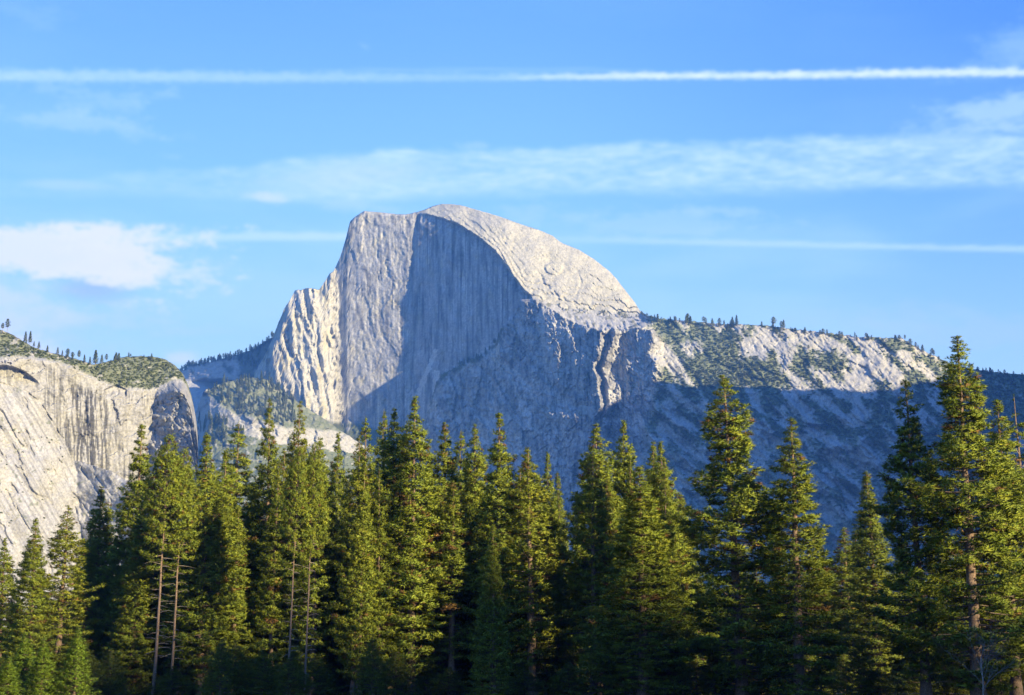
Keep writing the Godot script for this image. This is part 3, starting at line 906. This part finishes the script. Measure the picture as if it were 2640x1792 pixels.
func build_setting(rock: Material, soil: Material) -> void:
	var gm := PlaneMesh.new()
	gm.size = Vector2(24000, 24000)
	var ground := part("ground", gm, soil, self)
	tag(ground, "dark forest floor of the valley under the pines", "", "", "structure")

	var dome := part("granite_dome", relief(655, 1700, 2.5, mountain_top, 1440, 2.5, 1805, mountain_depth, 900.0, 1), rock, self)
	tag(dome, "grey granite dome with a sheer half-shaded face above the forest", "", "", "structure")
	var slope := part("mountain_shoulder", relief(1700, 2750, 2.5, mountain_top, 1430, 2.5, 1805, mountain_depth, 900.0, 2), rock, self)
	tag(slope, "brush dotted rocky shoulder of the mountain, its lower half in shade", "", "", "structure")
	var cliff := part("cliff", relief(-130, 510, 2.3, cliff_top, 1470, 2.3, 1805, cliff_depth, 500.0, 3), rock, self)
	tag(cliff, "pale streaked granite cliff with arched overhangs and brush on top", "", "", "structure")
	var ridge := part("far_ridge", relief(420, 790, 2.6, ridge_top, 1130, 2.6, 1805, ridge_depth, 900.0, 1), rock, self)
	tag(ridge, "distant blue shaded ridge with a pale slab at its foot", "", "", "structure")
	var hill := part("hill", relief(470, 940, 2.6, hill_top, 1330, 2.6, 1805, hill_depth, 500.0, 3), rock, self)
	tag(hill, "tree covered hill with a broken pale cliff below the dome", "", "", "structure")

	# the valley's other wall, outside the frame, whose shadow lies over the foot of the mountain
	var edge := PackedVector2Array([Vector2(2740, 900), Vector2(2640, 905), Vector2(2560, 915), Vector2(2490, 935), Vector2(2440, 968), Vector2(2400, 984), Vector2(2363, 987), Vector2(2324, 993), Vector2(2302, 1005), Vector2(2246, 1010), Vector2(2190, 1007), Vector2(2145, 999), Vector2(2061, 1005), Vector2(1972, 996), Vector2(1899, 996), Vector2(1843, 990), Vector2(1776, 996), Vector2(1731, 987), Vector2(1650, 1000), Vector2(1580, 1040)])
	var crest := []
	for p in edge:
		var d := mountain_depth(p.x, p.y)
		crest.append(at(p.x, p.y, d) + sun_dir * 1500.0)
	crest.push_front(crest[0] + Vector3(700, 120, -500))
	crest.append(crest[-1] + Vector3(-60, -120, 700))
	crest.append(crest[-1] + Vector3(-40, -700, 700))
	ridge_wall("valley_ridge", crest, rock, "high valley ridge outside the view that shades the mountain foot")
	# the near rim of the valley, behind and to the right of the camera: the low sun clears it only for the upper parts of the trees
	crest = []
	var flat := Vector3(sun_dir.x, 0, sun_dir.z).normalized()
	var across := Vector3(flat.z, 0, -flat.x)
	for k in 45:
		var q := -420.0 + 1100.0 * k / 44.0
		crest.append(across * q + Vector3(0, lin(t_rimv, q) + 3.0 * n_rock.get_noise_2d(q * 2.0, 9.0) + 2.5 * n_fine.get_noise_2d(q * 2.0, 3.0), 0) + flat * 1400.0 + Vector3(0, 1400.0 * tan(deg_to_rad(SUN_EL)), 0))
	ridge_wall("valley_rim", crest, rock, "wooded valley rim behind the viewer that shades the forest floor")

var t_rimv := PackedFloat32Array([-420, 10, 60, 28, 85, 33, 100, 48, 117, 72, 177, 53, 205, 32, 260, 27, 680, 20])

func ridge_wall(called: String, crest: Array, rock: Material, label: String) -> void:
	var flat := Vector3(sun_dir.x, 0, sun_dir.z).normalized()
	begin()
	var rows := []
	for c in crest:
		var q: Vector3 = c
		rows.append([Vector3(q.x, -5, q.z) - flat * 260.0, q - flat * 90.0 - Vector3(0, q.y * 0.35, 0), q, q + flat * 300.0 + Vector3(0, -60, 0), Vector3(q.x, -5, q.z) + flat * 1500.0])
	for i in rows.size() - 1:
		for j in 4:
			var p0: Vector3 = rows[i][j]
			var p1: Vector3 = rows[i + 1][j]
			var p2: Vector3 = rows[i][j + 1]
			var p3: Vector3 = rows[i + 1][j + 1]
			var n := (p1 - p0).cross(p2 - p0).normalized()
			if n.y < 0: n = -n
			var col := Color(0.2, 0.2, 0.16)
			tri(p0, p1, p2, n, n, n, col)
			tri(p2, p1, p3, n, n, n, col)
	var wall := part(called, done(), rock, self)
	tag(wall, label, "", "", "structure")

func build_kinds() -> void:
	var pine := Color(0.212, 0.275, 0.040)
	var dark := Color(0.18, 0.235, 0.042)  # pine green toned down, shade put into the colour of spires and young firs
	var b := {"h": 40.0, "whorl": 5, "gap": 0.06, "low": -0.1, "high": 0.65, "sag": 0.06, "clumps": 3.2, "pack": 6, "inner": 0.2, "spread": 1.0, "brown": 0.06, "tuft": 0.44, "blades": 10, "wid": 0.08, "step": 0.70}
	var spec := [
		{"seed": 1, "shape": 0, "r": 4.6, "base": 0.06, "green": pine},                         # 0 full cone
		{"seed": 2, "shape": 0, "r": 4.4, "base": 0.10, "green": pine, "gap": 0.18},            # 1 full cone
		{"seed": 3, "shape": 1, "r": 3.6, "base": 0.14, "green": pine * 1.08, "gap": 0.12},                   # 2 column
		{"seed": 4, "shape": 1, "r": 3.6, "base": 0.10, "green": pine * 1.08, "gap": 0.18},                   # 3 column
		{"seed": 5, "shape": 3, "r": 3.6, "base": 0.42, "thin": 0.8, "green": pine, "dead": 0.75, "deadstep": 0.7, "bole": 0.27},        # 4 high crown on a bare bole
		{"seed": 6, "shape": 2, "r": 5.6, "base": 0.05, "green": pine, "gap": 0.22, "sag": 0.10, "inner": 0.3},   # 5 open tiers
		{"seed": 7, "shape": 2, "r": 5.6, "base": 0.08, "green": pine, "gap": 0.26, "sag": 0.12, "inner": 0.3},   # 6 open tiers
		{"seed": 8, "shape": 1, "r": 2.4, "base": 0.40, "green": pine * 1.1, "gap": 0.45, "inner": 0.4},          # 7 thin, see-through
		{"seed": 9, "shape": 0, "r": 3.4, "base": 0.05, "green": dark, "brown": 0.02, "high": 0.35},          # 8 spire, its green dimmed as in shade
		{"seed": 10, "shape": 4, "h": 12.0, "r": 2.2, "base": 0.02, "green": Color(0.17, 0.27, 0.035), "brown": 0.0, "tuft": 0.26, "step": 0.3, "whorl": 6, "clumps": 4.0, "pack": 4, "low": 0.3, "high": 0.9, "bole": 0.16},   # 9 young cedar
		{"seed": 11, "shape": 1, "r": 3.4, "base": 0.45, "green": pine, "gap": 0.78, "inner": 0.7, "dead": 1.0, "deadstep": 0.45, "twig": Color(0.34, 0.29, 0.25)},   # 10 nearly bare
		{"seed": 12, "shape": 0, "r": 4.8, "base": 0.05, "green": pine * 0.92, "low": -0.3, "high": 0.4, "sag": 0.14, "gap": 0.14, "step": 0.85},   # 11 drooping boughs
		{"seed": 13, "shape": 1, "r": 3.8, "base": 0.12, "green": Color(0.235, 0.285, 0.040), "gap": 0.16, "step": 0.8, "whorl": 4, "clumps": 3.2},        # 12 yellower, loose
		{"seed": 14, "shape": 1, "r": 3.5, "base": 0.2, "green": pine, "gap": 0.3, "brown": 0.16, "clumps": 2.4, "tuft": 0.5},                        # 13 gappy, with dead sprays
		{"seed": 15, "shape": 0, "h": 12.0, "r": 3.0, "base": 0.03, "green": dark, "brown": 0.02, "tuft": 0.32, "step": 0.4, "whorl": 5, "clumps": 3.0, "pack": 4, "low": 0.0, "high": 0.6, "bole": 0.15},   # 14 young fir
	]
	for s in spec:
		var p: Dictionary = b.duplicate()
		p.merge(s, true)
		kinds.append(conifer(p))

var looks := {0: "full conical pine", 1: "conical pine with gaps between its boughs", 2: "columnar pine", 3: "slender columnar pine", 8: "narrow spire-shaped fir", 11: "pine with drooping boughs", 12: "loose yellow-green pine", 13: "gappy pine with rusty dead sprays"}

func build_forest() -> void:
	rng.seed = 77
	var S := 2640.0 / 2324.0
	var g_mid := "tall sunlit pines in the middle of the tree line"
	var list := [
		# kind, top x, top y, half width, distance, label
		[0, 90, 1178, 46, 235, "broad yellow-green pine with sunlit crown beside the bright slab", "yellow-green pines below the pale slab"],
		[12, 150, 1148, 50, 245, "rounded sunlit pine, taller of the yellow-green pair below the pale slab", "yellow-green pines below the pale slab"],
		[3, 205, 1203, 30, 262, "slim sunlit pine tucked behind the yellow-green pair", "yellow-green pines below the pale slab"],
		[3, 18, 1222, 34, 250, "small sunlit pine at the very edge of the forest under the slab", "yellow-green pines below the pale slab"],
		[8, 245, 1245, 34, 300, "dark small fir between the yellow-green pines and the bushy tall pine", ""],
		[1, 322, 962, 66, 262, "bushy dark pine with several thin leading shoots against the streaked cliff", ""],
		[4, 376, 985, 50, 240, "pine with rounded high crown over a long bare pinkish bole", "bare-boled pines with high crowns"],
		[4, 412, 1018, 44, 243, "pine with rounded high crown over a long bare pinkish bole", "bare-boled pines with high crowns"],
		[4, 668, 1012, 36, 230, "pine whose long bare bole shows left of the middle of the forest", "bare boles left of the forest's middle"],
		[4, 706, 1004, 34, 232, "pine whose long bare bole shows left of the middle of the forest", "bare boles left of the forest's middle"],
		[0, 478, 985, 62, 250, "dense dark green conical pine with a blunt tip beside the bare boles", ""],
		[7, 540, 958, 38, 270, "sparse see-through pine standing before the pale rubble slope", ""],
		[11, 621, 903, 56, 255, "tall layered pine standing before the wooded hill", ""],
		[12, 674, 908, 42, 262, "slender sunlit pine whose top reaches the green rubble fan", ""],
		[2, 722, 992, 42, 250, "sunlit pine with pale bole showing below its high crown", "sunlit pines with pale boles"],
		[0, 762, 982, 44, 300, "dark pine in shade between two sunlit neighbours", ""],
		[12, 815, 985, 44, 246, "sunlit pine with pale bole showing below its high crown", "sunlit pines with pale boles"],
		[7, 838, 945, 26, 262, "thin pine top with tufted leader before the shaded foot of the face", "thin pine tops in the middle"],
		[7, 866, 925, 24, 268, "thin pine top with tufted leader before the shaded foot of the face", "thin pine tops in the middle"],
		[2, 893, 922, 46, 252, "tall narrow pine with a long straight pale trunk showing through", ""],
		[3, 941, 903, 58, 250, "tallest dense sunlit pine in the middle row, pointed and full", ""],
		[13, 1010, 960, 46, 256, "sunlit pine with layered tufts in the middle row", g_mid],
		[7, 1046, 975, 28, 280, "small slim pine top between two fuller sunlit pines", ""],
		[2, 1077, 962, 42, 262, "sunlit pine with layered tufts in the middle row", g_mid],
		[1, 1132, 938, 66, 248, "tall sharply conical pine in front of the shaded lower wall", ""],
		[0, 1122, 1190, 36, 215, "shorter bright yellow-green pine in front of the conical one", ""],
		[12, 1207, 1014, 62, 246, "bright full pine at the right end of the sunlit middle row", ""],
		[8, 1272, 1120, 26, 330, "small dark fir alone in the gap of the forest", ""],
		[8, 1268, 1070, 34, 420, "bluish dark fir at the foot of the shaded wall", ""],
		[2, 1356, 958, 56, 258, "tall pine with pale bole just right of the forest gap", ""],
		[3, 1411, 955, 46, 268, "pine with a slim tapering top behind the bright pointed one", ""],
		[0, 1452, 1058, 88, 222, "large bright green conical pine right of the forest gap", ""],
		[2, 1481, 1000, 38, 270, "pine with a blunt top, one of two close together", "two close pines before the shaded wall"],
		[3, 1507, 1004, 46, 262, "pine with a blunt top, one of two close together", "two close pines before the shaded wall"],
		[8, 1545, 1118, 46, 300, "dark pine in shade left of the great open-branched pine", ""],
		[5, 1664, 850, 116, 226, "great pine with open branching tiers before the shaded mountain slope", ""],
		[11, 1791, 948, 96, 218, "broad conical pine with its right side glowing in the sun", ""],
		[8, 1976, 1068, 54, 290, "dark shaded pine behind the open-branched trees near the right", ""],
		[6, 2065, 858, 98, 222, "tall pointed pine with layered sunlit branches left of the tallest tree", ""],
		[5, 2170, 766, 128, 216, "tallest pine of all, rising above the skyline of the mountain shoulder", ""],
		[1, 2262, 905, 84, 226, "full pine pressed against the right side of the tallest tree", ""],
		[10, 2314, 895, 52, 236, "nearly bare pine with dead twisting branches beside the tallest tree", ""],
		[9, 100, 1452, 34, 150, "young bright green cedar in a patch of sun at the forest edge", "young bright green cedars"],
		[9, 176, 1428, 34, 150, "young bright green cedar in a patch of sun at the forest edge", "young bright green cedars"],
		[9, 22, 1492, 34, 146, "young bright green cedar in a patch of sun at the forest edge", "young bright green cedars"],
		[9, 60, 1440, 36, 158, "young bright green cedar in a patch of sun at the forest edge", "young bright green cedars"],
	]
	for t in list:
		plant(t[0], t[1] * S, t[2] * S, t[3] * S, t[4], t[5], t[6], "young_cedar" if t[0] == 9 else "pine_tree")
	# more of the front row, filling the forest between the named ones
	for i in 36:
		var x := 470.0 + 780.0 * (i + rng.randf_range(0.1, 0.9)) / 24.0
		if i >= 30: x = 225.0 + 320.0 * (i - 30 + rng.randf_range(0.1, 0.9)) / 6.0
		if i >= 24 and i < 30: x = 1310.0 + 250.0 * (i - 24 + rng.randf_range(0.1, 0.9)) / 6.0
		var kd: int = [12, 13, 1, 3, 11, 12, 2, 0][i % 8]
		plant(kd, x * S, (rng.randf_range(1015, 1150) if x > 440.0 else rng.randf_range(1090, 1210)) * S, rng.randf_range(36, 52) * S, rng.randf_range(244, 275), looks[kd] + " closing a gap in the sunlit forest front", "pines filling the forest front")
	# the second line of trees, in the shade of the first
	for i in 60:
		var x := -40.0 + 2420.0 * (i + rng.randf_range(0.1, 0.9)) / 60.0
		var y := rng.randf_range(1190, 1330)
		if x > 560 and x < 1230: y = rng.randf_range(1050, 1200)
		if (x > 270 and x < 530) or (x > 1310 and x < 1540): y = rng.randf_range(1120, 1260)
		if x > 1215 and x < 1310: y = rng.randf_range(1330, 1400)
		if x < 250: y = rng.randf_range(1290, 1380)
		var kd: int = [8, 1, 11, 8, 12, 0, 13][i % 7]
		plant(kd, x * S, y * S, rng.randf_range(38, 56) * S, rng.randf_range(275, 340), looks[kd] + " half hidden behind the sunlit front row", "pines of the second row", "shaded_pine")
	for i in 44:
		var x := -60.0 + 2450.0 * (i + rng.randf_range(0.1, 0.9)) / 44.0
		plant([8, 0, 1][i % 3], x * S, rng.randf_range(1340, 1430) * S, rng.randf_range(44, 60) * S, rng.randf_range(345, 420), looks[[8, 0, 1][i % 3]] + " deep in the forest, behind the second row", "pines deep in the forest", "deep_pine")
	# low young growth that closes the forest edge
	for i in 56:
		var x := -30.0 + 2400.0 * (i + rng.randf_range(0.1, 0.9)) / 56.0
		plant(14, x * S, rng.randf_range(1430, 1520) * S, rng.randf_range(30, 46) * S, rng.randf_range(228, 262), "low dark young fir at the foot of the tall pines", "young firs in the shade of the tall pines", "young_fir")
	bare_tree()

func bare_tree() -> void:
	rng.seed = 404
	var S := 2640.0 / 2324.0
	var r := ray(2215 * S, 1345 * S)
	var dist := 196.0
	var h := EYE + r.y * dist
	var o := Node3D.new()
	o.name = "bare_tree"
	add_child(o)
	o.position = Vector3(r.x * dist, 0, -dist)
	tag(o, "leafless pale-twigged tree in front of the tallest pine", "tree")
	begin()
	tube(PackedVector3Array([Vector3(0, -0.2, 0), Vector3(0.2, h * 0.2, 0), Vector3(0.05, h * 0.42, 0.1)]), PackedFloat32Array([0.12, 0.09, 0.06]), 7, Color(0.28, 0.25, 0.22))
	part("trunk", done(), m_bark, o)
	begin()
	for k in 9:
		var a := rng.randf() * TAU
		twig(Vector3(0.15, h * (0.12 + 0.3 * k / 9.0), 0), Vector3(cos(a) * 0.8, 1.1, sin(a) * 0.8).normalized(), h * rng.randf_range(0.26, 0.4), 0.035, 0)
	part("branch", done(), m_bark, o)

func twig(p: Vector3, d: Vector3, l: float, r: float, depth: int) -> void:
	var pts := PackedVector3Array([p])
	var q := p
	var dir := d
	for i in 4:
		dir = (dir + rdir() * 0.22 + Vector3(0, 0.05, 0)).normalized()
		q += dir * l / 4.0
		pts.append(q)
	tube(pts, PackedFloat32Array([r, r * 0.85, r * 0.7, r * 0.55, r * 0.35]), 4, Color(0.24, 0.21, 0.19))
	if depth < 3:
		for k in 4:
			twig(pts[1 + rng.randi() % 4], (dir + rdir() * 0.8).normalized(), l * rng.randf_range(0.4, 0.6), r * 0.5, depth + 1)

func scatter(called: String, meshes: Array, depth: Callable, spots: Array, label: String, category: String, group: String) -> void:
	# spots: [px, py, height in metres, width factor]
	for s in spots:
		var d: float = depth.call(s[0], s[1])
		var o := part(numbered(called), meshes[rng.randi() % meshes.size()], m_leaf, self)
		o.position = at(s[0], s[1], d)
		o.rotation.y = rng.randf() * TAU
		o.scale = Vector3(s[2] * s[3], s[2], s[2] * s[3])
		tag(o, label, category, group)

func build_far_plants() -> void:
	var con := [far_conifer(21, 2.0, 0.12, 0.0), far_conifer(22, 2.4, 0.2, 0.0), far_conifer(23, 2.6, 0.35, 1.0), far_conifer(24, 2.2, 0.4, 1.0)]
	var shr := [far_shrub(31, Color(0.155, 0.19, 0.06)), far_shrub(32, Color(0.14, 0.18, 0.055)), far_shrub(33, Color(0.18, 0.20, 0.07))]
	rng.seed = 900
	# skyline of the shoulder
	var spots := []
	for i in 120:
		var x := rng.randf_range(1655, 2440)
		if i > 95: x = rng.randf_range(2440, 2640)
		spots.append([x, lin(t_sky, x) + rng.randf_range(1.0, 12.0), (0.7 + 2.2 * pow(rng.randf(), 1.6)) * (1.2 if x < 2050 else 0.9), rng.randf_range(0.8, 1.25)])
	scatter("ridge_tree", con, mountain_depth, spots, "small conifer on the skyline of the mountain shoulder", "tree", "conifers along the skyline of the shoulder")
	# trees on the slope, thicker in the thicket
	spots = []
	while spots.size() < 130:
		var x := rng.randf_range(1700, 2420)
		var y := lin(t_sky, x) + rng.randf_range(10, 190)
		mountain_depth(x, y)
		if rng.randf() < brush * brush * 0.9: spots.append([x, y, rng.randf_range(0.7, 1.9), rng.randf_range(0.8, 1.2)])
	scatter("slope_tree", con, mountain_depth, spots, "small conifer among the brush on the rocky slope", "tree", "conifers on the rocky slope")
	# ledges under the dome
	spots = []
	for i in 26:
		var x := rng.randf_range(1400, 1660)
		spots.append([x, lin(t_base, x) + rng.randf_range(2, 16), rng.randf_range(0.6, 1.5), 1.2])
	scatter("ledge_tree", [con[2], con[3]], mountain_depth, spots, "small round-topped pine on the ledge at the foot of the lit dome", "tree", "pines along the ledge under the lit dome")
	spots = []
	for i in 22:
		var x := rng.randf_range(1165, 1295)
		spots.append([x, lin(t_apr, x) + rng.randf_range(4, 14), rng.randf_range(0.9, 2.6), 0.9])
	scatter("ledge_fir", [con[0], con[1]], mountain_depth, spots, "dark fir on the sloping ledge across the shaded face", "tree", "firs on the ledge across the face")
	# wooded hill and far ridge
	spots = []
	while spots.size() < 220:
		var x := rng.randf_range(505, 760)
		var y := hill_top(x) + rng.randf_range(3, 150)
		hill_depth(x, y)
		if rng.randf() < brush: spots.append([x, y, rng.randf_range(1.8, 3.6), rng.randf_range(0.55, 0.85)])
	scatter("hill_fir", [con[0], con[1]], hill_depth, spots, "pale green fir on the hill at the left foot of the dome", "tree", "firs covering the hill below the dome")
	spots = []
	while spots.size() < 180:
		var x := rng.randf_range(462, 715)
		var y := lin(t_rtop, x) + rng.randf_range(1, 6) + pow(rng.randf(), 2.0) * 60.0 * sst(560, 680, x)
		spots.append([x, y, rng.randf_range(1.6, 3.2), rng.randf_range(0.7, 1.1)])
	scatter("far_fir", con, ridge_depth, spots, "tiny dark conifer on the blue shaded far ridge", "tree", "conifers on the far ridge")
	# the cliff's top
	var S := 0.4055
	spots = []
	for t in [[45, 190, 95], [160, 255, 78], [190, 262, 88], [245, 300, 55], [300, 318, 50], [365, 335, 55], [395, 340, 40], [500, 370, 72], [535, 385, 60], [605, 395, 105], [645, 395, 70], [675, 385, 65], [460, 365, 45], [215, 285, 40], [15, 185, 60], [430, 352, 40], [730, 372, 40], [830, 352, 30], [570, 398, 60]]:
		spots.append([t[0] * S, 780 + t[1] * S, t[2] * S * 2130.0 / F / 10.0, rng.randf_range(0.8, 1.1)])
	for i in 34:
		var x := rng.randf_range(0.0, 300.0)
		if i > 24: x = rng.randf_range(300.0, 440.0)
		spots.append([x, cliff_top(x) + rng.randf_range(1.0, 22.0), rng.randf_range(0.4, 1.0) * (1.3 if n_patch.get_noise_2d(x * 1.5, 4.0) > 0.0 else 0.7), rng.randf_range(0.9, 1.5)])
	scatter("cliff_fir", [con[0], con[1], con[0], con[3]], cliff_depth, spots, "small fir standing on the brushy brow of the streaked cliff", "tree", "firs along the brow of the cliff")
	spots = []
	while spots.size() < 200:
		var x := rng.randf_range(2, 470)
		var y := cliff_top(x) + rng.randf_range(2, 80)
		cliff_depth(x, y)
		if rng.randf() < brush: spots.append([x, y, rng.randf_range(0.9, 2.4), rng.randf_range(0.9, 1.4)])
	while spots.size() < 235:
		var x := rng.randf_range(2, 200)
		var y := rng.randf_range(1090, 1360)
		if y < lin(t_slab, x) + 10: continue
		spots.append([x, y, rng.randf_range(0.8, 2.2), rng.randf_range(0.8, 1.2)])
	scatter("cliff_shrub", shr, cliff_depth, spots, "olive shrub rooted on the pale granite cliff", "shrub", "shrubs on the granite cliff")
	# shrubs of the slope: the largest one by one, the rest as cover
	spots = []
	while spots.size() < 280:
		var x := rng.randf_range(1660, 2440)
		var y := lin(t_sky, x) + rng.randf_range(4, 185)
		mountain_depth(x, y)
		if rng.randf() < brush: spots.append([x, y, rng.randf_range(2.8, 5.6), rng.randf_range(0.9, 1.5)])
	scatter("slope_shrub", shr, mountain_depth, spots, "olive shrub on the rocky slope of the mountain shoulder", "shrub", "shrubs on the rocky slope")
	cover("slope_brush", shr[1], mountain_depth, 9500, Rect2(1650, 0, 1000, 480), t_sky, 1.5, 4.2, "low olive brush spread over the rocky mountain shoulder")
	cover("cliff_brush", shr[0], cliff_depth, 1100, Rect2(0, 0, 480, 95), t_ltop, 0.7, 2.0, "low brush spread over the brow of the granite cliff")
	cover("hill_brush", shr[2], hill_depth, 700, Rect2(525, 4, 380, 240), t_htop, 1.2, 2.6, "low green brush spread over the hill below the dome")

func cover(called: String, mesh: Mesh, depth: Callable, count: int, area: Rect2, top: PackedFloat32Array, lo: float, hi: float, label: String) -> void:
	var mm := MultiMesh.new()
	mm.transform_format = MultiMesh.TRANSFORM_3D
	mm.mesh = mesh
	mm.instance_count = count
	var i := 0
	while i < count:
		var x := area.position.x + rng.randf() * area.size.x
		var y := lin(top, x) + area.position.y + 3.0 + rng.randf() * area.size.y
		var d: float = depth.call(x, y)
		if rng.randf() > brush * brush: continue
		var s := rng.randf_range(lo, hi)
		mm.set_instance_transform(i, Transform3D(Basis(Vector3.UP, rng.randf() * TAU).scaled(Vector3(s * 1.3, s, s * 1.3)), at(x, y, d)))
		i += 1
	var o := MultiMeshInstance3D.new()
	o.name = called
	o.multimesh = mm
	o.material_override = m_leaf
	add_child(o)
	tag(o, label, "brush", "", "stuff")
